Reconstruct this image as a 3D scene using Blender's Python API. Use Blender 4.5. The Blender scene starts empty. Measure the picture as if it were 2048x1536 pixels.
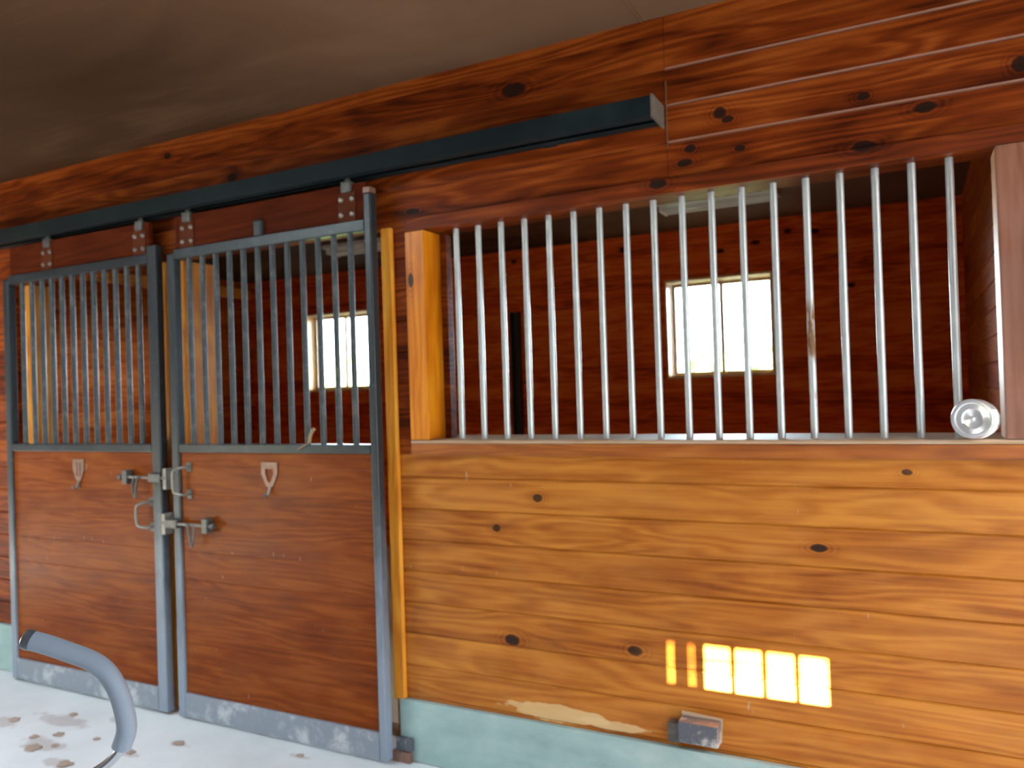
import bpy, bmesh, math, random
from mathutils import Vector, Matrix
random.seed(7)
S = bpy.context.scene
COL = S.collection
PI = math.pi

# ------------------------------------------------------------------ helpers
def _link(o):
    COL.objects.link(o); return o

def finish(name, bm, mat, parent=None, smooth=True):
    """Turn a bmesh drawn in world coordinates into ONE object (child of parent)."""
    bmesh.ops.recalc_face_normals(bm, faces=bm.faces[:])
    if parent is not None:
        w = wloc(parent)
        bmesh.ops.translate(bm, verts=bm.verts[:], vec=-w)
    me = bpy.data.meshes.new(name); bm.to_mesh(me); bm.free()
    o = bpy.data.objects.new(name, me); _link(o)
    if mat is not None: me.materials.append(mat)
    if smooth:
        for p in me.polygons: p.use_smooth = True
        try: me.set_sharp_from_angle(angle=math.radians(35))
        except Exception: pass
        wm = o.modifiers.new('normals', 'WEIGHTED_NORMAL'); wm.keep_sharp = True; wm.weight = 80
    if parent is not None: o.parent = parent
    return o

def wloc(o):
    v = Vector(o.location)
    if o.parent is not None: v += wloc(o.parent)
    return v

def tag(o, label=None, cat=None, group=None, kind=None):
    if label: o['label'] = label
    if cat: o['category'] = cat
    if group: o['group'] = group
    if kind: o['kind'] = kind
    return o

def empty(name, loc, label, cat, group=None):
    o = bpy.data.objects.new(name, None); _link(o)
    o.location = loc; o.empty_display_size = .1
    return tag(o, label, cat, group)

def structure(name, bm, mat, parent=None, smooth=True):
    o = finish(name, bm, mat, parent, smooth)
    if parent is None: o['kind'] = 'structure'
    return o

def box(bm, x0, x1, y0, y1, z0, z1, bev=0.0, seg=2):
    r = bmesh.ops.create_cube(bm, size=1)
    vs = r['verts']
    sx, sy, sz = x1-x0, y1-y0, z1-z0
    for v in vs:
        v.co = Vector((x0+(v.co.x+.5)*sx, y0+(v.co.y+.5)*sy, z0+(v.co.z+.5)*sz))
    if bev > 0:
        es = list({e for v in vs for e in v.link_edges})
        bmesh.ops.bevel(bm, geom=es, offset=bev, segments=seg, affect='EDGES', profile=.5)

def tube(bm, pts, r, seg=14, cap=True, radii=None):
    pts = [Vector(p) for p in pts]
    n = len(pts); rings = []
    t0 = (pts[1]-pts[0]).normalized()
    a = Vector((0, 0, 1)) if abs(t0.z) < .9 else Vector((1, 0, 0))
    nrm = t0.cross(a).normalized()
    for i, p in enumerate(pts):
        if i == 0: t = pts[1]-pts[0]
        elif i == n-1: t = pts[-1]-pts[-2]
        else: t = (pts[i+1]-pts[i]).normalized()+(pts[i]-pts[i-1]).normalized()
        t.normalize()
        nrm = (nrm - t*nrm.dot(t)).normalized()
        b = t.cross(nrm)
        rr = radii[i] if radii else r
        rings.append([bm.verts.new(p+(nrm*math.cos(2*PI*k/seg)+b*math.sin(2*PI*k/seg))*rr) for k in range(seg)])
    for i in range(n-1):
        for k in range(seg):
            bm.faces.new((rings[i][k], rings[i][(k+1) % seg], rings[i+1][(k+1) % seg], rings[i+1][k]))
    if cap:
        bm.faces.new(rings[0][::-1]); bm.faces.new(rings[-1])

def smooth_path(pts, per=8):
    """Catmull-Rom through pts."""
    P = [Vector(p) for p in pts]
    P = [P[0]*2-P[1]] + P + [P[-1]*2-P[-2]]
    out = []
    for i in range(1, len(P)-2):
        for k in range(per):
            t = k/per
            a, b, c, d = P[i-1], P[i], P[i+1], P[i+2]
            out.append(.5*((2*b)+(c-a)*t+(2*a-5*b+4*c-d)*t*t+(3*b-a-3*c+d)*t**3))
    out.append(P[-2])
    return out

def lathe(bm, prof, origin, axis, seg=48):
    """prof = [(radius, distance along axis)]"""
    o = Vector(origin); ax = Vector(axis).normalized()
    a = Vector((0, 0, 1)) if abs(ax.z) < .9 else Vector((1, 0, 0))
    u = ax.cross(a).normalized(); w = ax.cross(u)
    rings = []
    for r, h in prof:
        if r < 1e-6: rings.append([bm.verts.new(o+ax*h)])
        else: rings.append([bm.verts.new(o+ax*h+(u*math.cos(2*PI*k/seg)+w*math.sin(2*PI*k/seg))*r) for k in range(seg)])
    for A, B in zip(rings, rings[1:]):
        for k in range(seg):
            k2 = (k+1) % seg
            if len(A) == 1 and len(B) == 1: continue
            if len(A) == 1: bm.faces.new((A[0], B[k], B[k2]))
            elif len(B) == 1: bm.faces.new((A[k], A[k2], B[0]))
            else: bm.faces.new((A[k], A[k2], B[k2], B[k]))

def prism(bm, outline, y0, y1, mapf=None):
    """outline = [(x,z)] polygon extruded from y0 to y1"""
    f = mapf or (lambda x, y, z: (x, y, z))
    A = [bm.verts.new(f(x, y0, z)) for x, z in outline]
    B = [bm.verts.new(f(x, y1, z)) for x, z in outline]
    bm.faces.new(A); bm.faces.new(B[::-1])
    n = len(A)
    for i in range(n):
        bm.faces.new((A[i], A[(i+1) % n], B[(i+1) % n], B[i]))

def planks(bm, s0, s1, z0, z1, thick, seams, mapf, gd=.005, gw=.009):
    """Board wall: V-grooved front face extruded along s. mapf(s, depth, z) -> world."""
    prof = [(0, z0)]
    for z in sorted(seams):
        if z0+.012 < z < z1-.012:
            prof += [(0, z-gw/2), (gd, z), (0, z+gw/2)]
    prof += [(0, z1), (thick, z1), (thick, z0)]
    A = [bm.verts.new(mapf(s0, d, z)) for d, z in prof]
    B = [bm.verts.new(mapf(s1, d, z)) for d, z in prof]
    n = len(prof)
    for i in range(n):
        bm.faces.new((A[i], A[(i+1) % n], B[(i+1) % n], B[i]))
    bm.faces.new(A); bm.faces.new(B[::-1])

def seamlist(z, pitch, lo, hi):
    out = []; k = math.ceil((lo-z)/pitch)
    while z+k*pitch < hi:
        out.append(z+k*pitch); k += 1
    return out

# ------------------------------------------------------------------ materials
class NT:
    def __init__(s, name):
        s.m = bpy.data.materials.new(name); s.m.use_nodes = True
        s.t = s.m.node_tree; s.t.nodes.clear()
        s.out = s.n('ShaderNodeOutputMaterial')
    def n(s, typ, **kw):
        nd = s.t.nodes.new(typ)
        for k, v in kw.items(): setattr(nd, k, v)
        return nd
    def l(s, a, b): s.t.links.new(a, b)
    def val(s, sock, v):
        if isinstance(v, (int, float)): sock.default_value = v
        else: s.l(v, sock)
    def math(s, op, a, b=0.0, c=None, clamp=False):
        nd = s.n('ShaderNodeMath', operation=op, use_clamp=clamp)
        s.val(nd.inputs[0], a); s.val(nd.inputs[1], b)
        if c is not None: s.val(nd.inputs[2], c)
        return nd.outputs[0]
    def comb(s, x, y, z):
        nd = s.n('ShaderNodeCombineXYZ')
        for i, v in enumerate((x, y, z)): s.val(nd.inputs[i], v)
        return nd.outputs[0]
    def noise(s, vec, scale=5, detail=3, rough=.5, dist=0.0):
        nd = s.n('ShaderNodeTexNoise'); s.l(vec, nd.inputs['Vector'])
        nd.inputs['Scale'].default_value = scale; nd.inputs['Detail'].default_value = detail
        nd.inputs['Roughness'].default_value = rough; nd.inputs['Distortion'].default_value = dist
        return nd.outputs['Fac']
    def ramp(s, fac, stops):
        nd = s.n('ShaderNodeValToRGB'); s.l(fac, nd.inputs[0])
        cr = nd.color_ramp
        while len(cr.elements) > 1: cr.elements.remove(cr.elements[-1])
        cr.elements[0].position = stops[0][0]; cr.elements[0].color = c4(stops[0][1])
        for p, c in stops[1:]:
            e = cr.elements.new(p); e.color = c4(c)
        return nd.outputs[0]
    def mix(s, fac, a, b, blend='MIX'):
        nd = s.n('ShaderNodeMix', data_type='RGBA', blend_type=blend)
        s.val(nd.inputs[0], fac)
        for i, v in ((6, a), (7, b)):
            if isinstance(v, tuple): nd.inputs[i].default_value = c4(v)
            else: s.l(v, nd.inputs[i])
        return nd.outputs[2]
    def smooth(s, v, a, b):
        nd = s.n('ShaderNodeMapRange', interpolation_type='SMOOTHSTEP')
        s.val(nd.inputs[0], v)
        nd.inputs[1].default_value = a; nd.inputs[2].default_value = b
        return nd.outputs[0]
    def bsdf(s, color, rough=.5, metal=0.0, bump=None, bump_strength=.2, bump_dist=.002, spec=.5, coat=0.0, coat_rough=.1):
        b = s.n('ShaderNodeBsdfPrincipled')
        if isinstance(color, tuple): b.inputs['Base Color'].default_value = c4(color)
        else: s.l(color, b.inputs['Base Color'])
        s.val(b.inputs['Roughness'], rough); s.val(b.inputs['Metallic'], metal)
        b.inputs['Specular IOR Level'].default_value = spec
        b.inputs['Coat Weight'].default_value = coat; b.inputs['Coat Roughness'].default_value = coat_rough
        if bump is not None:
            bp = s.n('ShaderNodeBump'); bp.inputs['Strength'].default_value = bump_strength
            bp.inputs['Distance'].default_value = bump_dist
            s.l(bump, bp.inputs['Height']); s.l(bp.outputs[0], b.inputs['Normal'])
        s.l(b.outputs[0], s.out.inputs[0])
        return b
    def xyz(s):
        tc = s.n('ShaderNodeTexCoord'); sp = s.n('ShaderNodeSeparateXYZ')
        s.l(tc.outputs['Object'], sp.inputs[0])
        return sp.outputs

def c4(c): return (c[0], c[1], c[2], 1.0)

def wood(name, dark, mid, light, axis='X', pitch=None, z0=0.0, knots=(), rough=.35, spec=.5, seed=0.0,
         tint=.22, worn=None, scratches=False, contrast=1.0, wear=None, kax=None):
    """Varnished knotty pine. axis = grain direction; pitch = board width across the grain (None = one board);
    knots = [(along, across, rx, rz)]."""
    t = NT(name); X, Y, Z = t.xyz()[:3]
    if axis == 'X': a, c, d = X, Z, Y
    elif axis == 'Y': a, c, d = Y, Z, X
    else: a, c, d = Z, X, Y
    if pitch:
        idx = t.math('FLOOR', t.math('DIVIDE', t.math('SUBTRACT', c, z0), pitch))
    else:
        idx = t.math('ADD', 0.0, seed)
    wn = t.n('ShaderNodeTexWhiteNoise', noise_dimensions='1D')
    t.l(t.math('ADD', idx, 13.37+seed), wn.inputs['W'])
    rnd = wn.outputs['Value']
    off = t.math('MULTIPLY', rnd, 37.0)
    a2 = t.math('ADD', a, off)
    # grain lines bend round the knots
    bend = None; kd = None; halo = None
    for (kx, kz, rx, rz) in knots:
        dx = t.math('DIVIDE', t.math('SUBTRACT', a, kx), rx)
        dz = t.math('DIVIDE', t.math('SUBTRACT', c, kz), rz)
        wob = t.math('MULTIPLY_ADD', t.noise(t.comb(a, c, d), 45, 1), .5, -.25)
        r2 = t.math('ADD', t.math('POWER', t.math('ABSOLUTE', dx), 2.0), t.math('POWER', t.math('ABSOLUTE', dz), 2.0))
        r = t.math('ADD', t.math('SQRT', r2), wob)
        k = t.smooth(r, 1.15, .75)
        h = t.math('MULTIPLY', t.smooth(r, 3.4, .9), t.math('MULTIPLY_ADD', t.math('SINE', t.math('MULTIPLY', r, 9.0)), .35, .5))
        kd = k if kd is None else t.math('MAXIMUM', kd, k)
        halo = h if halo is None else t.math('MAXIMUM', halo, h)
    big = t.noise(t.comb(t.math('MULTIPLY', a2, .9), t.math('MULTIPLY', d, 3.0), t.math('MULTIPLY_ADD', c, 7.0, off)), 1.0, 2, .5, .4)
    # long cathedral figure
    ring = t.math('SINE', t.math('MULTIPLY', t.math('ADD', t.math('MULTIPLY', big, 9.0), t.math('MULTIPLY', c, 16.0)), 6.0))
    ring = t.math('MULTIPLY_ADD', ring, .5, .5)
    fine = t.noise(t.comb(t.math('MULTIPLY', a2, 2.2), t.math('MULTIPLY', d, 60.0), t.math('MULTIPLY', c, 75.0)), 1.0, 4, .6, .2)
    blot = t.noise(t.comb(t.math('MULTIPLY', a2, 1.6), d, t.math('MULTIPLY', c, 6.0)), 1.4, 3, .55, .6)
    fac = t.math('ADD', t.math('MULTIPLY', ring, .15), t.math('ADD', t.math('MULTIPLY', fine, .42), t.math('MULTIPLY', blot, .60)))
    fac = t.math('ADD', fac, t.math('MULTIPLY_ADD', rnd, tint, -tint/2))
    fac = t.math('MULTIPLY_ADD', t.math('SUBTRACT', fac, .58), contrast, .58)
    if halo is not None: fac = t.math('SUBTRACT', fac, t.math('MULTIPLY', halo, .18))
    col = t.ramp(fac, [(.30, dark), (.56, mid), (.82, light)])
    if kd is not None: col = t.mix(t.math('MULTIPLY', kd, .93), col, (.012, .006, .004))
    if worn is not None:
        # bare, rubbed patch: (x, z, rx, rz, colour)
        for (wx, wz, rx, rz, wc) in worn:
            dx = t.math('DIVIDE', t.math('SUBTRACT', a, wx), rx); dz = t.math('DIVIDE', t.math('SUBTRACT', c, wz), rz)
            r = t.math('SQRT', t.math('ADD', t.math('MULTIPLY', dx, dx), t.math('MULTIPLY', dz, dz)))
            r = t.math('ADD', r, t.math('MULTIPLY_ADD', t.noise(t.comb(t.math('MULTIPLY', a, 7.0), d, t.math('MULTIPLY', c, 16.0)), 1.6, 3), 1.5, -.75))
            col = t.mix(t.math('MULTIPLY', t.smooth(r, 1.06, .92), .8), col, wc)
    if scratches:
        sn = t.noise(t.comb(t.math('MULTIPLY', a, 16.0), d, t.math('MULTIPLY', c, 5.0)), 2.2, 2, .6)
        col = t.mix(t.math('MULTIPLY', t.smooth(sn, .70, .78), .35), col, (.55, .46, .40))
    if wear is not None:
        wc, amt = wear
        dn = t.noise(t.comb(t.math('MULTIPLY', a, 2.0), t.math('MULTIPLY', d, 2.0), t.math('MULTIPLY', c, 5.0)), 1.6, 4, .6)
        col = t.mix(t.math('MULTIPLY', t.smooth(dn, .40, .68), amt), col, wc)
    rg = t.math('MULTIPLY_ADD', blot, .25, rough-.12)
    t.bsdf(col, rg, 0, fine, .12, .0015, spec)
    return t.m

def metal_paint(name, base, worn_c, amount=.35, rough=.42, scale=6, metal=0.0, spec=.5, stretch=1.0):
    t = NT(name); X, Y, Z = t.xyz()[:3]
    v = t.comb(X, Y, t.math('MULTIPLY', Z, stretch))
    n = t.noise(v, scale, 5, .65, .3)
    n2 = t.noise(v, scale*6, 3, .6)
    f = t.math('MULTIPLY', t.smooth(n, .48, .70), amount)
    f = t.math('ADD', f, t.math('MULTIPLY', t.smooth(n2, .62, .75), amount*.5), clamp=True)
    col = t.mix(f, base, worn_c)
    t.bsdf(col, t.math('MULTIPLY_ADD', n, .25, rough-.12), metal, n2, .08, .001, spec)
    return t.m

def plain(name, col, rough=.5, metal=0.0, var=.15, scale=12, spec=.5):
    t = NT(name); X, Y, Z = t.xyz()[:3]
    n = t.noise(t.comb(X, Y, Z), scale, 3, .55)
    c = t.mix(t.math('MULTIPLY', n, var*2), col, tuple(x*.55 for x in col))
    t.bsdf(c, rough, metal, n, .05, .001, spec)
    return t.m

M = {}
PITCH = .1272
LOW_Z, UP_Z = 1.145, 2.571
# knots of the aisle wall, where the boards have them
K_LOW = [(.346, 1.078, .020, .016), (.168, .958, .018, .014), (1.325, .952, .026, .013), (.222, .535, .032, .021),
         (.706, .552, .028, .018), (1.582, 1.196, .016, .010)]
K_UP = [(1.065, 2.385, .022, .020), (1.09, 2.36, .020, .012), (.962, 2.284, .020, .014), (.942, 2.238, .026, .013), (.853, 2.176, .030, .018), (1.502, 2.354, .018, .013),
        (1.668, 2.288, .030, .017), (1.497, 2.197, .036, .019), (1.126, 2.258, .018, .010), (1.909, 2.365, .02, .022),
        (-.172, 2.222, .034, .013), (-1.162, 2.512, .03, .022), (-1.59, 2.683, .024, .016), (.30, 2.62, .05, .025)]
K_BACK = [(.291, 2.548, .03, .02), (.562, 2.585, .036, .018), (.806, 2.644, .03, .018), (1.241, 2.19, .03, .02), (-1.545, 2.655, .03, .02), (-.519, 2.646, .025, .025), (-.25, 2.3, .028, .016), (1.0, 2.62, .03, .02)]
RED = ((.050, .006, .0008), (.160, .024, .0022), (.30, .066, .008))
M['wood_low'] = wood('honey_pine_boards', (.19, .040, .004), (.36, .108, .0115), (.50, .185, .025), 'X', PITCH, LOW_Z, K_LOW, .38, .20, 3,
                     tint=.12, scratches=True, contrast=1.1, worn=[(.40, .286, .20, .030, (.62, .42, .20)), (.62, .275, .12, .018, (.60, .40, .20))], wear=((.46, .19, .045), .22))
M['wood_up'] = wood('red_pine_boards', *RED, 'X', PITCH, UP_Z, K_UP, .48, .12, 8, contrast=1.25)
M['wood_back'] = wood('dark_red_pine_boards', (.42, .048, .006), (.78, .105, .014), (.88, .19, .03), 'X', PITCH, .02, K_BACK, .55, .05, 5, contrast=1.3)
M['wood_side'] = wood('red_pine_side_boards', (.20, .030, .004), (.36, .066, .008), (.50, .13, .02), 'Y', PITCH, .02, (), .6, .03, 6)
M['wood_door'] = wood('door_panel_pine', (.075, .011, .0008), (.165, .030, .0024), (.25, .062, .007), 'X', .1315, .127, (), .34, .10, 23, tint=.12, contrast=1.0,
                      wear=((.21, .060, .014), .30), scratches=True)
M['wood_header'] = wood('door_header_board', (.045, .006, .0012), (.075, .011, .0022), (.11, .02, .005), 'X', None, 0, (), .6, .05, 31)
M['wood_sill'] = wood('sill_board', (.16, .034, .004), (.32, .085, .011), (.46, .155, .025), 'X', None, 0, (), .38, .4, 41)
M['wood_ledge'] = wood('rubbed_ledge_board', (.22, .10, .045), (.38, .22, .12), (.50, .34, .21), 'X', None, 0, (), .6, .12, 43, wear=((.44, .33, .24), .6))
M['wood_trim'] = wood('orange_pine_trim', (.40, .105, .008), (.68, .245, .020), (.82, .38, .045), 'Z', None, 0, (), .38, .35, 51)
M['wood_jamb'] = wood('orange_pine_jamb', (.30, .068, .002), (.57, .160, .004), (.72, .27, .010), 'Z', None, 0, [(1.94, -.175, .03, .014)], .38, .35, 61)
M['wood_post'] = wood('weathered_pine_post', (.11, .033, .014), (.18, .058, .026), (.27, .11, .065), 'Z', None, 0, (), .42, .5, 71, wear=((.22, .115, .085), .4))
M['wood_lintel'] = wood('lintel_pine', *RED, 'X', None, 0, [k for k in K_UP if k[1] < 2.25], .48, .2, 81)
M['wood_beam'] = wood('orange_pine_beam', (.55, .17, .02), (.80, .32, .04), (.88, .45, .07), 'Y', None, 0, (), .4, .4, 91)
M['wood_window'] = wood('pale_pine_window_frame', (.50, .30, .12), (.68, .46, .22), (.78, .58, .32), 'Z', None, 0, (), .4, .4, 95)

# ceiling: dull brown plywood sheets
t = NT('brown_plywood'); X, Y, Z = t.xyz()[:3]
n = t.noise(t.comb(t.math('MULTIPLY', X, .5), t.math('MULTIPLY', Y, 1.2), Z), 1.6, 3, .5, .8)
n2 = t.noise(t.comb(t.math('MULTIPLY', X, 3.0), t.math('MULTIPLY', Y, 40.0), Z), 1, 3, .6)
px = t.math('FLOOR', t.math('DIVIDE', t.math('ADD', X, .31), 2.44)); py = t.math('FLOOR', t.math('DIVIDE', t.math('ADD', Y, .17), 1.22))
wn = t.n('ShaderNodeTexWhiteNoise', noise_dimensions='2D'); t.l(t.comb(px, py, 0.0), wn.inputs['Vector'])
f = t.math('ADD', t.math('MULTIPLY', n, .7), t.math('ADD', t.math('MULTIPLY', n2, .15), t.math('MULTIPLY', wn.outputs['Value'], .2)))
col = t.ramp(f, [(.25, (.032, .014, .006)), (.55, (.058, .027, .0125)), (.85, (.15, .082, .046))])
pale = t.smooth(t.math('ADD', X, t.math('MULTIPLY_ADD', n, 1.0, -.5)), -1.5, .5)  # painted paler to the right, standing in for daylight from that end
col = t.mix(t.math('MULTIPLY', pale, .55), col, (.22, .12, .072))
t.bsdf(col, .75, 0, n2, .1, .001, .06); M['ceiling'] = t.m

# floor: pale dusty concrete with brown dirt stains
t = NT('dusty_concrete'); X, Y, Z = t.xyz()[:3]; v = t.comb(X, Y, Z)
n = t.noise(v, 1.6, 4, .6); n2 = t.noise(v, 45, 3, .6)
col = t.ramp(n, [(.3, (.54, .55, .55)), (.55, (.64, .65, .65)), (.75, (.73, .73, .73))])
st = None
for (sx, sy, rx, ry) in [(-1.84, -.53, .16, .06), (-2.0, -.33, .20, .06), (-1.60, -.62, .10, .04), (-2.25, -.45, .12, .06), (-1.40, -.44, .07, .03), (-1.27, -.29, .07, .025), (-.70, -.17, .06, .02), (-1.75, -.22, .08, .03)]:
    dx = t.math('DIVIDE', t.math('SUBTRACT', X, sx), rx); dy = t.math('DIVIDE', t.math('SUBTRACT', Y, sy), ry)
    r = t.math('SQRT', t.math('ADD', t.math('MULTIPLY', dx, dx), t.math('MULTIPLY', dy, dy)))
    r = t.math('ADD', r, t.math('MULTIPLY_ADD', t.noise(v, 14, 3, .6), 1.8, -.9))
    s_ = t.smooth(r, 1.0, .55)
    st = s_ if st is None else t.math('MAXIMUM', st, s_)
col = t.mix(t.math('MULTIPLY', st, .42), col, (.26, .17, .13))
t.bsdf(col, .55, 0, n2, .12, .002, .4); M['floor'] = t.m

M['steel'] = metal_paint('dark_blue_grey_paint', (.017, .022, .027), (.14, .17, .20), .16, .32, 5, 0.0, .4)
# posts: the same paint with fine scuffs; low light painted in as paler grey
t = NT('floor_lit_post_paint'); X, Y, Z = t.xyz()[:3]; v = t.comb(X, Y, t.math('MULTIPLY', Z, .35))
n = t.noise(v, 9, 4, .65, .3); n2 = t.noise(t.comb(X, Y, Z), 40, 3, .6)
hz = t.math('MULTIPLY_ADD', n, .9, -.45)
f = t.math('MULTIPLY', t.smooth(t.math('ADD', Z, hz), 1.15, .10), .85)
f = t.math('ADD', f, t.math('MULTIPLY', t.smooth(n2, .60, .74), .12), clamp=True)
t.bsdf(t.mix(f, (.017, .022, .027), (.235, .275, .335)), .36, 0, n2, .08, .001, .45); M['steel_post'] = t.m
M['steel_bar'] = metal_paint('grey_painted_bar', (.034, .042, .047), (.24, .23, .20), .22, .40, 9, .25, .6, 2.0)
M['steel_worn'] = metal_paint('worn_kick_steel', (.22, .24, .28), (.50, .50, .52), .9, .48, 9, 0.2, .5)
M['steel_track'] = metal_paint('black_track_paint', (.009, .014, .016), (.05, .07, .07), .2, .5, 3, 0.0, .10)
M['galv'] = metal_paint('galvanised_bar', (.46, .48, .475), (.60, .62, .61), .5, .32, 14, .45, .5)
t = NT('rust_spotted_galvanised_bar'); X, Y, Z = t.xyz()[:3]
n = t.noise(t.comb(t.math('MULTIPLY', X, 30.0), t.math('MULTIPLY', Y, 30.0), t.math('MULTIPLY', Z, 9.0)), 1.0, 3, .6)
band = t.math('MAXIMUM', t.smooth(t.math('ABSOLUTE', t.math('SUBTRACT', Z, .34)), .14, .05), t.smooth(t.math('ABSOLUTE', t.math('SUBTRACT', Z, .12)), .05, .02))
f = t.math('MULTIPLY', t.smooth(n, .46, .6), band)
t.bsdf(t.mix(f, (.50, .52, .515), (.20, .10, .04)), t.math('MULTIPLY_ADD', f, .4, .34), .4); M['galv_rust'] = t.m
M['zinc'] = metal_paint('dull_zinc_hardware', (.19, .17, .15), (.36, .33, .29), .5, .38, 25, .5, .5)
M['zinc_dark'] = metal_paint('dark_zinc_hardware', (.085, .08, .075), (.24, .22, .20), .4, .42, 25, .4, .5)
M['plate'] = metal_paint('pinkish_grey_plate', (.20, .10, .07), (.32, .20, .15), .5, .38, 20, .25, .5)
M['black'] = plain('black_block', (.018, .022, .026), .5)
M['guide'] = metal_paint('scuffed_black_guide', (.08, .085, .10), (.50, .47, .42), .8, .5, 18, 0, .4)
M['chrome'] = plain('bright_silver', (.93, .92, .93), .16, .75, .02, 6)
t = NT('green_board'); X, Y, Z = t.xyz()[:3]
n = t.noise(t.comb(t.math('MULTIPLY', X, 3.0), Y, t.math('MULTIPLY', Z, 6.0)), 1.5, 4, .6)
t.bsdf(t.ramp(n, [(.3, (.22, .32, .31)), (.55, (.30, .41, .39)), (.8, (.40, .50, .47))]), .5, 0, n, .05, .002, .4); M['green'] = t.m
M['foam'] = plain('grey_foam', (.185, .215, .265), .62, 0, .12, 60, .35)
M['rubber_dark'] = plain('dark_rubber', (.05, .055, .062), .3, 0, .1, 30)
M['tube_metal'] = plain('polished_tube', (.62, .64, .66), .18, 1.0, .05, 10)
M['hay'] = plain('dry_hay', (.30, .20, .10), .8)
M['shavings'] = plain('bounce_shavings', (.72, .60, .42), .9, 0, .15, 20)
M['dirt'] = plain('dry_dirt', (.40, .29, .23), .9, 0, .4, 30)
M['strip'] = plain('tan_strip', (.17, .07, .026), .6)
M['fixture'] = plain('white_enamel', (.80, .80, .74), .35, 0, .05, 3)
M['diffuser'] = plain('milky_diffuser', (.78, .82, .74), .25, 0, .03, 3)
M['vinyl'] = plain('tan_sash_paint', (.50, .33, .19), .45, 0, .05, 5)
M['ground'] = plain('grass', (.05, .06, .03), .9, 0, .2, 2)
M['leaf'] = plain('hedge_green', (.16, .26, .09), .7, 0, .4, 6)
M['groove'] = plain('light_catching_groove', (.25, .095, .052), .6, 0, .2, 8)
M['siding'] = plain('grey_siding', (.14, .13, .125), .7)
M['barn_out'] = plain('barn_siding', (.30, .12, .05), .6)

t = NT('window_glass')
g = t.n('ShaderNodeBsdfGlossy'); g.inputs['Roughness'].default_value = .02
tr = t.n('ShaderNodeBsdfTransparent'); tr.inputs['Color'].default_value = (.95, .97, .96, 1)
fr = t.n('ShaderNodeFresnel'); fr.inputs['IOR'].default_value = 1.45
mx = t.n('ShaderNodeMixShader'); t.l(fr.outputs[0], mx.inputs[0]); t.l(tr.outputs[0], mx.inputs[1]); t.l(g.outputs[0], mx.inputs[2])
t.l(mx.outputs[0], t.out.inputs[0]); M['glass'] = t.m

# ------------------------------------------------------------------ setting
CEIL = 2.755
XL, XR = -9.0, 3.0        # ends of the aisle
YO = -4.0                 # far side of the aisle, behind the camera
YB = 3.66                 # back wall of the stalls
idf = lambda s, d, z: (s, d, z)
low_seams = seamlist(LOW_Z, PITCH, 0, 1.3)
up_seams = seamlist(UP_Z, PITCH, 1.9, CEIL)
all_seams = seamlist(LOW_Z, PITCH, 0, CEIL)

bm = bmesh.new(); box(bm, XL-.6, XR+.6, YO, YB+.2, -.12, 0); box(bm, -.4, 9.0, YO-3.76, YO, -.12, 0)
structure('floor', bm, M['floor'], smooth=False)
SK = (-3.5, -.9, -2.75, -1.42)      # unseen skylight over the aisle, added to brighten the floor
bm = bmesh.new(); box(bm, SK[1], XR+.2, YO, YB+.35, CEIL, CEIL+.1); box(bm, XL-.2, SK[0], YO, YB+.35, CEIL, CEIL+.1)
box(bm, SK[0], SK[1], YO, SK[2], CEIL, CEIL+.1); box(bm, SK[0], SK[1], SK[3], YB+.35, CEIL, CEIL+.1)
box(bm, -.4, 9.1, YO-3.9, YO, CEIL, CEIL+.1)
structure('ceiling', bm, M['ceiling'], smooth=False)
bm = bmesh.new(); box(bm, -60, 60, -60, 80, -.32, -.125)
structure('ground', bm, M['ground'], smooth=False)

bm = bmesh.new()
for b in ((SK[0]-.04, SK[0], SK[2], SK[3]), (SK[1], SK[1]+.04, SK[2], SK[3]), (SK[0]-.04, SK[1]+.04, SK[2]-.04, SK[2]), (SK[0]-.04, SK[1]+.04, SK[3], SK[3]+.04)):
    box(bm, *b, CEIL+.1001, CEIL+.62)
structure('added_skylight_shaft', bm, M['fixture'], smooth=False)  # shaft keeps low sun out of the added skylight
# aisle-side stall fronts: lower boards, red header boards, narrow boards beside the door
bm = bmesh.new()
planks(bm, -.318, XR, .0, 1.236, .04, low_seams, idf)
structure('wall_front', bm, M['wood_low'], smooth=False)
bm = bmesh.new()
planks(bm, XL, .882, 2.165, CEIL, .04, [z for z in up_seams if 2.25 < z < 2.65], idf, .002, .005)
planks(bm, .884, XR, 2.165, CEIL, .04, [z for z in up_seams if 2.25 < z < 2.65], idf, .004, .011)
planks(bm, -.318, -.195, 1.236, 2.165, .04, all_seams, idf)
planks(bm, XL, -2.86, 0, 2.165, .04, all_seams, idf)
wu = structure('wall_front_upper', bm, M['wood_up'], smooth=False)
wu.data.materials.append(M['groove'])
for p in wu.data.polygons:
    if .2 < abs(p.normal.z) < .95 and p.center.z > 2.2 and p.center.x > .9: p.material_index = 1  # painted light lines where the right-hand grooves catch light

# posts of the stall front (door jambs) and vertical trims
def board(name, mat, *b, bev=.004):
    bm = bmesh.new(); box(bm, *b, bev=bev); return structure(name, bm, M[mat])
board('trim_1', 'wood_trim', -1.652, -1.566, -.022, -.001, .02, 2.165)            # between the doors
board('trim_2', 'wood_jamb', -1.66, -1.505, .0005, .19, 0, 2.165)                   # door post behind it
board('trim_3', 'wood_trim', -.318, -.268, -.024, -.001, .245, 2.165)               # right of the right door
board('trim_4', 'wood_trim', -2.90, -2.78, .0405, .17, 0, 2.165)                    # left jamb of the left door
board('trim_5', 'wood_jamb', -.318, -.2, .0405, .15, 0, 2.165)                      # right jamb of the right door
board('trim_6', 'wood_jamb', -.199, -.108, -.024, .10, 1.297, 2.137)                # left jamb of the barred opening
board('trim_7', 'wood_up', -.150, -.082, .1005, .148, 1.297, 2.137)                 # stop strip behind it
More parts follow.
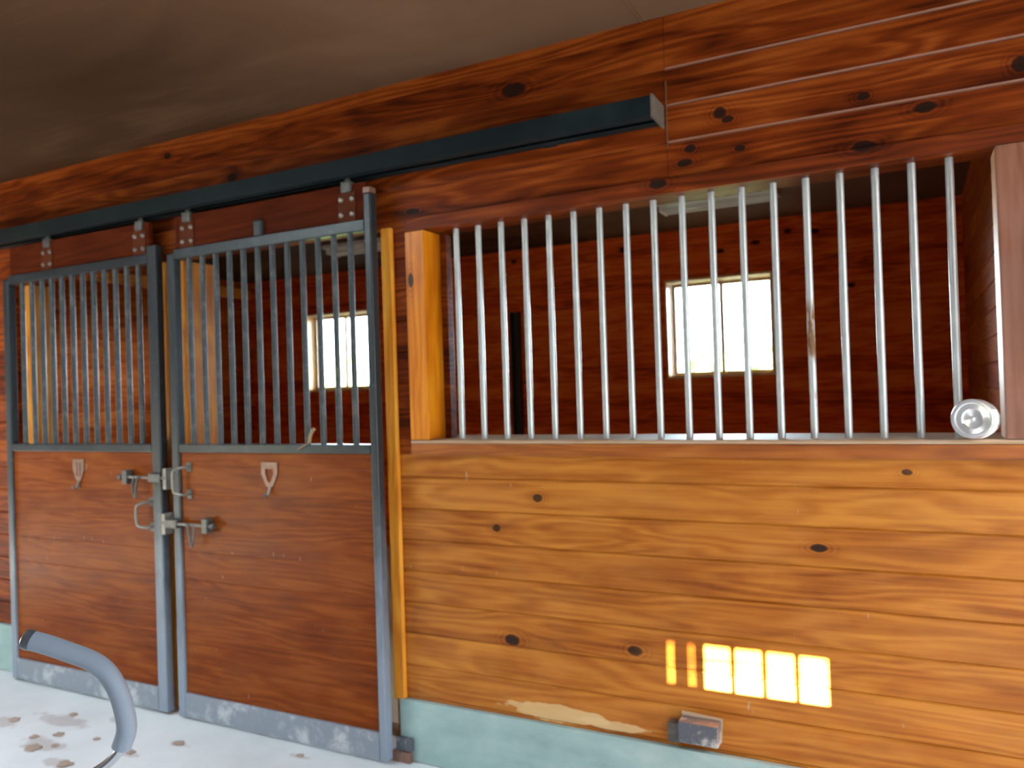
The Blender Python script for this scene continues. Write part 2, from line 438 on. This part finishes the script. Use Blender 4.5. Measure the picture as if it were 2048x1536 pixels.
board('trim_8', 'wood_post', 1.838, 2.02, -.026, -.001, 1.297, 2.137)               # right post face
board('trim_9', 'wood_trim', 1.838, 1.90, -.0005, .10, 1.297, 2.137)                # its inner face
# sill: front board and the rubbed top
bm = bmesh.new(); box(bm, -.199, 3.2, -.024, .0, 1.237, 1.282, .003)
structure('trim_10', bm, M['wood_sill'])
bm = bmesh.new(); box(bm, -.199, 3.2, -.027, .32, 1.2825, 1.2965, .006, 3)
structure('trim_11', bm, M['wood_ledge'])
# lintel over the barred opening
bm = bmesh.new(); box(bm, -.199, 3.2, -.022, -.0005, 2.138, 2.19, .003); box(bm, -.199, 3.2, .0405, .13, 2.138, 2.30, .003)
box(bm, -.199, 3.2, -.0005, .0405, 2.138, 2.1645)
structure('trim_12', bm, M['wood_lintel'])

# green kick boards
bm = bmesh.new(); box(bm, -.293, XR, -.024, -.001, .004, .247, .003)
structure('baseboard_right', bm, M['green'])
bm = bmesh.new(); box(bm, XL, -2.865, -.024, -.001, .004, .262, .003)
structure('baseboard_left', bm, M['green'])

# stall interior
WX = [(-.17, .685), (-4.02, -3.165)]; WZ = (1.545, 2.352)
back_seams = seamlist(.02, PITCH, 0, CEIL)
mback = lambda s, d, z: (s, YB+d, z)
bm = bmesh.new()
xs = [XL, WX[1][0], WX[1][1], WX[0][0], WX[0][1], XR]
planks(bm, XL, XR, 0, WZ[0], .20, back_seams, mback)
planks(bm, XL, XR, WZ[1], CEIL, .20, back_seams, mback)
for i in (0, 2, 4): planks(bm, xs[i], xs[i+1], WZ[0], WZ[1], .20, back_seams, mback)
structure('wall_back', bm, M['wood_back'], smooth=False)
bm = bmesh.new(); planks(bm, .05, YB-.001, 0, CEIL, .06, back_seams, lambda s, d, z: (1.968+d, s, z))
structure('wall_right', bm, M['wood_side'], smooth=False)
bm = bmesh.new(); planks(bm, .05, YB-.001, 0, CEIL, .06, back_seams, lambda s, d, z: (-4.80-d, s, z))
structure('wall_left', bm, M['wood_side'], smooth=False)
# ledger beam high on the left stall wall
bm = bmesh.new(); box(bm, -4.80, -4.74, .3, YB-.001, 2.575, 2.675, .004)
structure('trim_13', bm, M['wood_beam'])
# dark channel for the partition boards
bm = bmesh.new()
box(bm, -1.585, -1.570, YB-.045, YB-.0005, 0, 2.195); box(bm, -1.512, -1.497, YB-.045, YB-.0005, 0, 2.195); box(bm, -1.570, -1.512, YB-.012, YB-.0005, 0, 2.195)
ch = finish('partition_channel', bm, M['black'])
tag(ch, 'dark upright partition channel fixed to the red back wall of the stall', 'channel')

# windows of the stalls
def window(n, x0, x1):
    z0, z1 = WZ; y = YB
    bm = bmesh.new()   # wood lining and casing
    box(bm, x0, x0+.018, y-.004, y+.20, z0, z1); box(bm, x1-.018, x1, y-.004, y+.20, z0, z1)
    box(bm, x0+.018, x1-.018, y-.004, y+.20, z0, z0+.018); box(bm, x0+.018, x1-.018, y-.004, y+.20, z1-.018, z1)
    o = structure('window_%d' % n, bm, M['wood_window'])
    tag(o, None, None)
    xm = (x0+x1)/2
    for (a, b, yy) in ((x0+.02, xm+.018, y+.135), (xm-.018, x1-.02, y+.158)):
        bm = bmesh.new(); w = .032
        box(bm, a, a+w, yy, yy+.02, z0+.02, z1-.02); box(bm, b-w, b, yy, yy+.02, z0+.02, z1-.02)
        box(bm, a+w, b-w, yy, yy+.02, z0+.02, z0+.02+w); box(bm, a+w, b-w, yy, yy+.02, z1-.02-w, z1-.02)
        s = finish('sash', bm, M['vinyl'], o)
        bm = bmesh.new(); box(bm, a+w-.003, b-w+.003, yy+.008, yy+.012, z0+.02+w-.003, z1-.02-w+.003)
        finish('pane', bm, M['glass'], s, False)
    return o
window(1, *WX[0]); window(2, *WX[1])

# far side of the aisle and the building shell (behind the camera), with the opposite stall opening
SUN_DX, SUN_DZ = .80, .208          # sun travel per metre of Y
bm = bmesh.new()
def slab(*b): box(bm, *b)
YX = -3.3                           # outer wall left of the opposite stall block
PX = (-4.7, -3.4, 1.3)              # unseen doorway in it, added to light the stall doors and floor
OBX, XB = -.4, 9.0                  # extent of the opposite stall block
GX0, GX1 = 3.0, 5.6                 # barred opening of the opposite stall front
slab(XL, PX[0], YX-.12, YX, 0, CEIL); slab(PX[0], PX[1], YX-.12, YX, PX[2], CEIL); slab(PX[1], OBX, YX-.12, YX, 0, CEIL)
slab(OBX, OBX+.12, YO, YX, 0, CEIL)
slab(OBX, XB, YO-.12, YO, 0, 1.288); slab(OBX, XB, YO-.12, YO, 2.138, CEIL)
slab(OBX, GX0, YO-.12, YO, 1.288, 2.138); slab(GX1, XB, YO-.12, YO, 1.288, 2.138)
wo = structure('wall_opposite', bm, M['siding'], smooth=False)
yb = YO-3.66
def back_x(x): return x+SUN_DX*7.66
ax0, ax1 = back_x(.942), back_x(1.346)       # half of the opposite stall window
az0, az1 = 1.55, .599+SUN_DZ*7.66
gaps = [(back_x(.839), .0114), (back_x(.911), .0107)]   # slits added to cast the thin slivers beside the sun patch
bm = bmesh.new()
slab(OBX, XB, yb-.012, yb, 0, az0); slab(OBX, XB, yb-.012, yb, az1, CEIL)
slab(OBX, gaps[0][0]-gaps[0][1]/2, yb-.012, yb, az0, az1); slab(gaps[0][0]+gaps[0][1]/2, gaps[1][0]-gaps[1][1]/2, yb-.012, yb, az0, az1)
slab(gaps[1][0]+gaps[1][1]/2, ax0, yb-.012, yb, az0, az1); slab(ax1, XB, yb-.012, yb, az0, az1)
structure('wall_opposite_back', bm, M['wood_up'], smooth=False)
bm = bmesh.new(); slab(XB-.06, XB, yb, YO-.12, 0, CEIL); slab(OBX, OBX+.06, yb, YO-.12, 0, CEIL)
slab(XR-.06, XR, .04, YB, 0, CEIL); slab(XL, XL+.06, .04, YB, 0, CEIL)
# end walls over the aisle doors
DOOR_R = dict(y0=-3.85, y1=-.2, z=2.5); DOOR_L = dict(y0=-2.4, y1=-1.4, z=1.9)
for xa, D, yq in ((XR-.06, DOOR_R, YO), (XL, DOOR_L, YX)):
    slab(xa, xa+.06, yq, D['y0'], 0, CEIL); slab(xa, xa+.06, D['y1'], -.03, 0, CEIL); slab(xa, xa+.06, D['y0'], D['y1'], D['z'], CEIL)
structure('wall_end', bm, M['siding'], smooth=False)
# unseen gable added over the opposite stall block to keep stray sun out
bm = bmesh.new(); prism(bm, [(YO-3.9, CEIL+.101), (YO+.3, CEIL+.101), (YO-1.83, 4.7)], OBX-.3, XB+.3, lambda a, b, c: (b, a, c))
structure('sun_block_roof', bm, M['barn_out'], smooth=False)
# unseen pale shavings added in the stalls to bounce window light
bm = bmesh.new(); box(bm, -4.79, 1.96, .2, YB-.06, .001, .03)
tag(finish('bounce_bedding', bm, M['shavings'], None, False), 'unseen pale wood shavings added on the stall floor to bounce window light', 'bounce_bedding', None, 'stuff')

# ------------------------------------------------------------------ barred opening: galvanised bars
ZS, ZT = 1.2965, 2.138
grille = empty('window_grille', (.8636, .05, ZS), 'row of upright galvanised bars in the opening above the honey-coloured board wall', 'grille')
for i in range(18):
    x = i*.1016
    bm = bmesh.new(); tube(bm, [(x, .05, ZS), (x, .05, ZS+.3), (x, .05, ZS+.6), (x, .05, ZT)], .0118, 18)
    o = finish('bar', bm, M['galv_rust'] if i == 13 else M['galv'], grille)
    if i == 13: o['label'] = 'rust-spotted bar'
for i in range(3, 17):
    x = .942+SUN_DX*4.06+(i-3)*.1016
    bm = bmesh.new(); tube(bm, [(x, YO-.06, 1.288), (x, YO-.06, 2.138)], .008, 8)
    finish('bar', bm, M['galv'], wo)

# ------------------------------------------------------------------ sliding stall doors
YF, YK = -.10, -.055      # front and back of the door frame
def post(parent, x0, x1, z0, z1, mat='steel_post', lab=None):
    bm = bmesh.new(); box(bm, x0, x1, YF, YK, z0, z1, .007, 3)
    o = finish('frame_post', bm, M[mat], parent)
    if lab: o['label'] = lab
    return o

def hanger(parent, x, z):
    bm = bmesh.new()
    box(bm, x-.026, x+.026, YF+.006, YK-.006, z-.035, z+.012, .006)
    lathe(bm, [(0, 0), (.011, 0), (.011, .04), (0, .04)], (x, -.078, z+.03), (0, 0, -1), 14)
    h = finish('roller_hanger', bm, M['zinc_dark'], parent)
    bm = bmesh.new(); box(bm, x-.045, x+.045, YF+.0125, YF+.0175, z-.155, z-.035, .002)
    finish('hanger_plate', bm, M['wood_header'] if False else M['plate_dark'], h)
    for dx in (-.028, .028):
        for dz in (-.062, -.125):
            bm = bmesh.new(); lathe(bm, [(0, .010), (.007, .009), (.0105, .004), (.0115, 0)], (x+dx, YF+.0125, z+dz), (0, -1, 0), 12)
            finish('bolt', bm, M['zinc'], h)
M['plate_dark'] = metal_paint('hanger_plate_brown', (.085, .018, .005), (.12, .035, .015), .3, .6, 10, 0, .1)

def hook_plate(parent, x, z, open_):
    """folding halter hook: shield-shaped strap with a small hook below"""
    bm = bmesh.new(); w = .046; h = .15
    out = [(-w, 0), (w, 0), (w, -.05), (.022, -.10), (.009, -.115), (.009, -.145), (-.009, -.145), (-.009, -.115), (-.022, -.10), (-w, -.05)]
    inn = [(-w*.48, -.030), (w*.48, -.030), (w*.48, -.052), (.006, -.088), (-.006, -.088), (-w*.48, -.052)]
    y0, y1 = YF+.0065, YF+.0125
    if not open_:
        prism(bm, [(x+a*.95, z+b) for a, b in out], y0, y1)
        for s in (-.013, .013): box(bm, x+s-.003, x+s+.003, y0-.004, y0, z-.085, z-.012, .0015)
    else:
        # ring of quads between outer and inner outlines
        O = [(-w, 0), (0, 0), (w, 0), (w, -.05), (.022, -.10), (0, -.115), (-.022, -.10), (-w, -.05)]
        I = [(-w*.5, -.028), (0, -.028), (w*.5, -.028), (w*.5, -.052), (.010, -.082), (0, -.088), (-.010, -.082), (-w*.5, -.052)]
        vo = [[bm.verts.new((x+a, y, z+b)) for a, b in L] for L, y in ((O, y0), (I, y0), (O, y1), (I, y1))]
        n = len(O)
        for k in range(n):
            k2 = (k+1) % n
            bm.faces.new((vo[0][k], vo[0][k2], vo[1][k2], vo[1][k])); bm.faces.new((vo[2][k], vo[2][k2], vo[3][k2], vo[3][k]))
            bm.faces.new((vo[0][k], vo[0][k2], vo[2][k2], vo[2][k])); bm.faces.new((vo[1][k], vo[1][k2], vo[3][k2], vo[3][k]))
    o = finish('halter_hook', bm, M['plate'], parent, False)
    bm = bmesh.new()
    tube(bm, smooth_path([(x, y0+.001, z-.108), (x, y0-.004, z-.125), (x, y0-.012, z-.142), (x, y0-.024, z-.146), (x, y0-.032, z-.134)], 5), .0055, 10)
    finish('hook', bm, M['zinc'], o)
    return o

def pull(parent, x, z0, z1, s):
    """C-shaped pull handle; s=+1 bows towards -X, feet at +X side"""
    bm = bmesh.new(); y = YF
    p = [(x, y+.006, z1), (x-s*.012, y-.022, z1), (x-s*.045, y-.036, z1-.012), (x-s*.056, y-.036, z1-.035),
         (x-s*.056, y-.036, z0+.035), (x-s*.046, y-.034, z0+.008), (x-s*.012, y-.022, z0), (x, y+.006, z0)]
    tube(bm, smooth_path(p, 6), .007, 10)
    o = finish('pull_handle', bm, M['zinc'], parent)
    for z in (z0, z1):
        bm = bmesh.new(); box(bm, x-.016, x+.016, YF+.006, YF+.013, z-.022, z+.022, .003)
        finish('handle_foot', bm, M['zinc_dark'], o)

def latch(parent, xp, xe, z):
    """sliding bolt: rod from the post (xp) to a cross-shaped knob (xe), with a hanging flat lever"""
    s = 1 if xe > xp else -1
    bm = bmesh.new(); y = YF-.018
    tube(bm, [(xp-s*.075, y, z), (xp, y, z), (xe, y, z)], .0075, 12)
    o = finish('latch_bolt', bm, M['zinc'], parent)
    bm = bmesh.new()
    box(bm, min(xe-s*.052, xe-s*.018), max(xe-s*.052, xe-s*.018), y-.014, y+.026, z-.034, z+.034, .005)
    lathe(bm, [(0, 0), (.013, 0), (.016, .008), (.013, .022), (0, .026)], (xe-s*.006, y, z), (s, 0, 0), 16)
    finish('latch_knob', bm, M['zinc_dark'], o)
    xl = xp+s*(.44*abs(xe-xp))
    bm = bmesh.new()
    tube(bm, smooth_path([(xl-s*.02, y-.004, z+.004), (xl, y-.012, z-.006), (xl+s*.010, y-.014, z-.05), (xl+s*.018, y-.012, z-.098)], 6), .006, 10)
    tube(bm, smooth_path([(xl+s*.03, y-.004, z+.002), (xl+s*.036, y-.010, z-.02), (xl+s*.034, y-.012, z-.06), (xl+s*.022, y-.012, z-.098)], 6), .005, 10)
    finish('latch_lever', bm, M['zinc_dark'], o)
    bm = bmesh.new()
    a, b = sorted((xp-s*.052, xp+s*.03))
    box(bm, a, b, YF-.030, YF-.0005, z-.020, z+.020, .004)
    finish('latch_keeper', bm, M['zinc_dark'], o)
    bm = bmesh.new()
    a, b = sorted((xp-s*.082, xp-s*.058))
    box(bm, a, b, YF-.02, YF+.03, z-.055, z+.045, .004)
    finish('strike_plate', bm, M['zinc'], o)

def door(x0, x1, wl, wr, ztop_l, ztop_r, label, bars, hooks, hx, open_, side):
    root = empty('stall_gate', ((x0+x1)/2, (YF+YK)/2, 0.012), label, 'door', 'sliding stall doors'); root['kind'] = 'thing'
    zb = .014
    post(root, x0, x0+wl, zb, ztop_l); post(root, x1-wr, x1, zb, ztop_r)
    a, b = x0+wl, x1-wr
    for nm, z0, z1, mat in (('top_rail', 2.150, 2.196, 'steel'), ('middle_rail', 1.246, 1.284, 'steel'), ('kick_rail', .016, .127, 'steel_worn')):
        bm = bmesh.new(); box(bm, a, b, YF+.001, YK-.001, z0, z1, .004)
        o = finish(nm, bm, M[mat], root)
        if nm == 'kick_rail': o['label'] = 'scuffed pale steel kick rail'
    bm = bmesh.new()
    planks(bm, a, b, .127, 1.246, .025, seamlist(.127, .1315, .14, 1.24), lambda s, d, z: (s, YF+.013+d, z), .0008, .0035)
    finish('lower_panel', bm, M['wood_door'], root, False)
    bm = bmesh.new(); box(bm, a, b, YF+.0175, YK-.004, 2.196, 2.352, .003)
    finish('header_panel', bm, M['wood_header'], root)
    for x in bars:
        bm = bmesh.new(); tube(bm, [(x, -.0775, 1.284), (x, -.0775, 1.7), (x, -.0775, 2.150)], .0125, 14)
        finish('bar', bm, M['steel_bar'], root)
    for x in hooks: hanger(root, x, 2.352)
    hook_plate(root, hx, 1.205, open_)
    return root

def lin(a, b, n): return [a+(b-a)*i/(n-1) for i in range(n)]
dl = door(-2.795, -1.575, .046, .062, 2.18, 2.235, 'left of two sliding stall doors, wooden panel below dark bars', lin(-2.653, -1.723, 12), (-2.42, -1.70), -2.197, False, -1)
dr = door(-1.499, -.308, .048, .036, 2.18, 2.30, 'right sliding stall door, next to the open barred window, wooden panel below dark bars', lin(-1.371, -.430, 12), (-1.372, -.436), -.897, True, 1)
latch(dl, -1.60, -1.832, 1.127); pull(dl, -1.652, .888, 1.008, 1)
latch(dr, -1.475, -1.228, .915); pull(dr, -1.395, 1.052, 1.178, 1)
bm = bmesh.new(); box(bm, -.944, -.896, YF-.004, YK+.004, 2.196, 2.268, .010, 3)
finish('stop_block', bm, M['black'], dr)
bm = bmesh.new(); box(bm, -.345, -.309, YF+.002, YK-.002, 2.30, 2.325, .003)
finish('post_cap', bm, M['plate'], dr)

# ------------------------------------------------------------------ track, brackets
bm = bmesh.new()
x0, x1 = -6.2, .868; y0, y1, z0, z1 = -.135, -.022, 2.372, 2.442
# box track with a slot along its underside
prof = [(y0, z0), (y0, z1), (y1, z1), (y1, z0), (y1-.040, z0), (y1-.040, z0+.004), (y1-.004, z0+.004), (y1-.004, z1-.004), (y0+.004, z1-.004), (y0+.004, z0+.004), (y0+.040, z0+.004), (y0+.040, z0)]
A = [bm.verts.new((x0, y, z)) for y, z in prof]; B = [bm.verts.new((x1, y, z)) for y, z in prof]
for i in range(len(prof)):
    j = (i+1) % len(prof); bm.faces.new((A[i], A[j], B[j], B[i]))
bm.faces.new(A); bm.faces.new(B[::-1])
trk = empty('door_track', (x0, y1, z0), 'long black box track the two stall doors hang from, under the header boards', 'track')
finish('rail', bm, M['steel_track'], trk, False)
for x in (-5.2, -3.6, -2.1, -.75, .45):
    bm = bmesh.new(); box(bm, x-.025, x+.025, -.022, -.0005, 2.374, 2.452, .003)
    finish('wall_bracket', bm, M['steel_track'], trk)
bm = bmesh.new(); box(bm, .868, .877, -.138, -.0005, 2.368, 2.446, .002)
o = finish('end_plate', bm, M['zinc'], trk); o['label'] = 'pale grey end plate'

# latch-up bracket for the open door, low on the board wall
g = empty('door_guide_bracket', (.91, -.03, .27), 'scuffed black and grey bracket on the honey board wall just above the green kick board', 'bracket')
bm = bmesh.new(); box(bm, .868, 1.0, -.062, -.001, .285, .356, .004)
finish('bracket_block', bm, M['guide'], g)
bm = bmesh.new(); prism(bm, [(.858, .280), (1.0, .280), (1.006, .362), (.868, .370)], -.0615+.06, -.0645+.0605)
finish('back_plate', bm, M['wood_ledge'], g, False)
bm = bmesh.new(); box(bm, .826, .866, -.040, -.001, .270, .338, .004)
finish('stop_ear', bm, M['zinc_dark'], g)
g = empty('floor_guide', (-.265, -.05, .045), 'small scuffed black door guide at the foot of the green kick board beside the right door'[:0]+'small scuffed black guide block on the floor beside the right door and green kick board', 'door guide')
bm = bmesh.new(); box(bm, -.300, -.225, -.046, -.0245, .046, .098, .004)
finish('guide_block', bm, M['guide'], g)
bm = bmesh.new(); box(bm, -.318, -.232, -.050, -.0245, .0005, .045, .003)
finish('guide_foot', bm, M['plate'], g)

# pale seam strip on the ceiling and the cover strip of the board joint beside the track end
bm = bmesh.new(); box(bm, .806, .812, -1.3, -.001, CEIL-.003, CEIL-.0002)
structure('trim_14', bm, M['strip'], smooth=False)
bm = bmesh.new(); box(bm, .8835, .8875, -.0035, -.0005, 2.30, 2.53); box(bm, .883, .889, -.006, -.0005, 2.372, 2.392)
structure('trim_15', bm, M['strip'], smooth=False)

# ------------------------------------------------------------------ silver canister on the ledge
ax = Vector((-.42, -.90, .06)).normalized()
R = .0575; c0 = Vector((1.765, -.028, 1.297+R+.0015)) + ax*.028
can = empty('silver_canister', (1.77, 0.0, 1.297), 'shiny round silver canister with ribbed side lying on the window ledge beside the right post', 'canister')
bm = bmesh.new()
prof = [(0, -.003), (.004, -.003), (.0075, -.006), (.009, -.010), (.026, -.012), (.030, -.008), (.044, -.006), (.047, -.001), (.0555, 0.0), (R, -.003), (R, -.010)]
lathe(bm, prof, c0, ax, 56)
finish('lid', bm, M['chrome'], can)
bm = bmesh.new()
prof = [(R, -.0101), (R-.003, -.013), (R-.003, -.020), (R, -.023), (R-.0035, -.027), (R-.0035, -.034), (R-.0005, -.037), (R-.004, -.041), (R-.004, -.060), (R-.010, -.066), (0, -.066)]
lathe(bm, prof, c0, ax, 56)
finish('ribbed_side', bm, M['chrome'], can)

# ------------------------------------------------------------------ padded handle in the foreground
hp = [(-.060, -1.653, .9945), (-.026, -1.632, .981), (.012, -1.605, .960), (.045, -1.582, .940), (.070, -1.566, .915), (.088, -1.554, .875), (.098, -1.547, .830), (.101, -1.545, .790), (.090, -1.550, .753)]
mp = [(.090, -1.550, .753), (.082, -1.554, .740), (.063, -1.564, .720), (.038, -1.576, .702), (-.03, -1.61, .66), (-.10, -1.645, .61), (-.135, -1.662, .54), (-.14, -1.665, .40), (-.14, -1.665, .02)]
hd = empty('padded_handle', (-.14, -1.665, 0), 'bent metal handle with grey foam padding standing in the left foreground', 'handle')
bm = bmesh.new(); tube(bm, smooth_path(hp, 8), .0200, 24)
fo = finish('foam_grip', bm, M['foam'], hd)
d0 = (Vector(hp[0])-Vector(hp[1])).normalized()
bm = bmesh.new(); lathe(bm, [(.0205, -.014), (.0212, -.006), (.0200, .002), (.014, .006), (0, .007)], Vector(hp[0]), d0, 24)
finish('end_cap', bm, M['rubber_dark'], hd)
bm = bmesh.new(); tube(bm, smooth_path(mp, 8), .0105, 18)
finish('metal_tube', bm, M['tube_metal'], hd)
bm = bmesh.new(); lathe(bm, [(0, .022), (.02, .022), (.03, .014), (.15, .010), (.16, .0), (0, 0)], (-.14, -1.665, .0005), (0, 0, 1), 32)
finish('base', bm, M['rubber_dark'], hd)

# ------------------------------------------------------------------ small loose things
bm = bmesh.new()
tube(bm, smooth_path([(-.652, YF-.008, 1.292), (-.648, YF-.008, 1.315), (-.638, YF-.007, 1.338), (-.626, YF-.006, 1.350)], 5), .007, 8, radii=None)
tube(bm, smooth_path([(-.72, YF-.004, 1.262), (-.69, YF-.007, 1.276), (-.650, YF-.008, 1.294)], 5), .003, 6)
tag(finish('hay_wisp', bm, M['hay']), 'tan wisp of hay caught on the middle rail of the right door', 'hay')
clumps = [(-1.84, -.575, .030), (-1.865, -.44, .022), (-1.77, -.52, .016), (-2.23, -.42, .022), (-1.56, -.615, .026), (-1.275, -.285, .02), (-1.40, -.43, .018), (-.70, -.165, .014), (-2.02, -.27, .02), (-1.66, -.40, .014), (-1.95, -.50, .018)]
for i, (x, y, r) in enumerate(clumps):
    bm = bmesh.new(); bmesh.ops.create_icosphere(bm, subdivisions=2, radius=r)
    for v in bm.verts:
        k = 1+.35*math.sin(7*v.co.x/r+i)*math.cos(5*v.co.y/r+2*i)
        v.co = Vector((x+v.co.x*k*1.3, y+v.co.y*k, max(0.0005, v.co.z*.28*k+r*.12)))
    tag(finish('dirt_clump', bm, M['dirt']), 'small flat brown clump of dirt on the pale concrete floor', 'dirt', 'dirt clumps on the aisle floor')

# ceiling lights of the stalls (unlit battens)
def batten(x0, x1, y, label):
    r = empty('ceiling_light', ((x0+x1)/2, y, CEIL), label, 'light', 'stall ceiling lights')
    bm = bmesh.new(); box(bm, x0, x1, y-.13, y+.13, CEIL-.03, CEIL-.0005, .004); finish('housing', bm, M['fixture'], r)
    bm = bmesh.new()
    for yy in (y-.06, y+.06):
        tube(bm, [(x0+.03, yy, CEIL-.052), (x1-.03, yy, CEIL-.052)], .016, 12)
    finish('tube_lamp', bm, M['diffuser'], r)
    for xx in (x0+.012, x1-.026):
        bm = bmesh.new(); box(bm, xx, xx+.014, y-.085, y+.085, CEIL-.07, CEIL-.03, .002); finish('lamp_holder', bm, M['fixture'], r)
batten(.09, .87, 2.70, 'pale unlit strip light on the stall ceiling above the right window')
batten(-2.75, -1.85, 2.60, 'pale unlit strip light on the stall ceiling seen through the right door')

# shrubs outside the back windows
for i, (x, y, w, h) in enumerate([(-6.5, 24, .90, 2.3), (-4.3, 24, .95, 2.6), (-2.1, 24, .95, 2.4), (-22.3, 24, 1.0, 2.5), (-19.9, 24, 1.0, 2.8), (-17.5, 24, 1.0, 2.4)]):
    bm = bmesh.new(); bmesh.ops.create_icosphere(bm, subdivisions=4, radius=1)
    rr = random.Random(i)
    ph = [rr.uniform(0, 6) for _ in range(6)]
    for v in bm.verts:
        c = v.co.copy()
        k = 1+.10*math.sin(9*c.x+ph[0])*math.sin(8*c.y+ph[1])+.10*math.sin(11*c.z+ph[2])*math.sin(10*c.x+ph[3])+.05*rr.uniform(-1, 1)
        v.co = Vector((x+c.x*w*k, y+c.y*1.0*k, max(-.13, -.13+(c.z*.5+.5)*h*k*1.08)))
    tag(finish('shrub', bm, M['leaf'], None, False), 'pale green shrub outside beyond the stall windows', 'shrub', 'shrubs beyond the stall windows')

# unseen wooded bank behind the camera, added to block the low sky
bm = bmesh.new(); rr = random.Random(5)
prev = None
for k in range(80):
    x = -60+k*1.0; h = 4.6+.8*math.sin(k*.9)+.6*rr.random()
    ring = [bm.verts.new((x, -34+.6*rr.random(), -.13)), bm.verts.new((x, -35, h*.6)), bm.verts.new((x, -37, h)), bm.verts.new((x, -40, -.13))]
    if prev:
        for q in range(3): bm.faces.new((prev[q], prev[q+1], ring[q+1], ring[q]))
    prev = ring
structure('sky_block_bank', bm, M['leaf'])

# ------------------------------------------------------------------ light
W = bpy.data.worlds.new('sky'); S.world = W; W.use_nodes = True
nt = W.node_tree; nt.nodes.clear()
bg = nt.nodes.new('ShaderNodeBackground'); ow = nt.nodes.new('ShaderNodeOutputWorld')
bg.inputs[0].default_value = (.76, .89, 1.0, 1)
# extra sky glow beyond the back windows, added to brighten the stalls; plainer elsewhere
tcw = nt.nodes.new('ShaderNodeTexCoord'); spw = nt.nodes.new('ShaderNodeSeparateXYZ'); mr = nt.nodes.new('ShaderNodeMapRange')
mr.interpolation_type = 'SMOOTHSTEP'
nt.links.new(tcw.outputs['Generated'], spw.inputs[0]); nt.links.new(spw.outputs[1], mr.inputs[0])
mr.inputs[1].default_value = .62; mr.inputs[2].default_value = .9; mr.inputs[3].default_value = 0.0; mr.inputs[4].default_value = 18.0
mz = nt.nodes.new('ShaderNodeMapRange'); mz.inputs[1].default_value = 0; mz.inputs[2].default_value = 1; mz.inputs[3].default_value = 1.0; mz.inputs[4].default_value = 3.7
nt.links.new(spw.outputs[2], mz.inputs[0])
ad = nt.nodes.new('ShaderNodeMath'); nt.links.new(mr.outputs[0], ad.inputs[0]); nt.links.new(mz.outputs[0], ad.inputs[1])
nt.links.new(ad.outputs[0], bg.inputs[1])
nt.links.new(bg.outputs[0], ow.inputs[0])

sd = bpy.data.lights.new('sun', 'SUN'); sd.energy = 150.0; sd.angle = math.radians(.15); sd.color = (1.0, .90, .74)
so = bpy.data.objects.new('sun', sd); _link(so)
so.rotation_euler = Vector((-SUN_DX, 1.0, -SUN_DZ)).to_track_quat('-Z', 'Y').to_euler()
so.location = (4, -20, 8)

def portal(loc, rot, sx, sy):
    d = bpy.data.lights.new('daylight_portal', 'AREA'); d.shape = 'RECTANGLE'; d.size = sx; d.size_y = sy
    d.cycles.is_portal = True
    o = bpy.data.objects.new('daylight_portal', d); _link(o); o.location = loc; o.rotation_euler = rot
    return o
portal((XR+.02, (DOOR_R['y0']+DOOR_R['y1'])/2, DOOR_R['z']/2), (0, PI/2, 0), DOOR_R['z'], DOOR_R['y1']-DOOR_R['y0'])
portal(((PX[0]+PX[1])/2, YX-.14, PX[2]/2), (PI/2, 0, 0), PX[1]-PX[0], PX[2])
portal(((SK[0]+SK[1])/2, (SK[2]+SK[3])/2, CEIL+.64), (0, 0, 0), SK[1]-SK[0], SK[3]-SK[2])
portal((XL-.02, (DOOR_L['y0']+DOOR_L['y1'])/2, DOOR_L['z']/2), (0, -PI/2, 0), DOOR_L['z'], DOOR_L['y1']-DOOR_L['y0'])
for (a, b) in WX:
    portal(((a+b)/2, YB+.24, sum(WZ)/2), (-PI/2, 0, 0), b-a, WZ[1]-WZ[0])

# ------------------------------------------------------------------ camera
cd = bpy.data.cameras.new('camera'); cam = bpy.data.objects.new('camera', cd); _link(cam)
cd.dof.use_dof = True; cd.dof.focus_distance = 1.3; cd.dof.aperture_fstop = 4.8
cd.sensor_width = 36; cd.lens = 1562.38/2048*36; cd.clip_start = .05
R_ = Vector((.89085328, .45314343, -.03227189)); U_ = Vector((.03356806, .0051839, .99942299)); F_ = Vector((-.45304925, .89142255, .01059305))
m = Matrix((R_, U_, -F_)).transposed()
cam.matrix_world = Matrix.Translation((1.5981491, -2.64314236, 1.47628575)) @ m.to_4x4()
S.camera = cam

S.view_settings.view_transform = 'Standard'; S.view_settings.look = 'None'
S.view_settings.exposure = 2.2; S.view_settings.gamma = 1
S.view_settings.use_curve_mapping = False
S.cycles.max_bounces = 8; S.cycles.diffuse_bounces = 6; S.cycles.glossy_bounces = 4
S.cycles.sample_clamp_indirect = 6
S.cycles.use_denoising = True
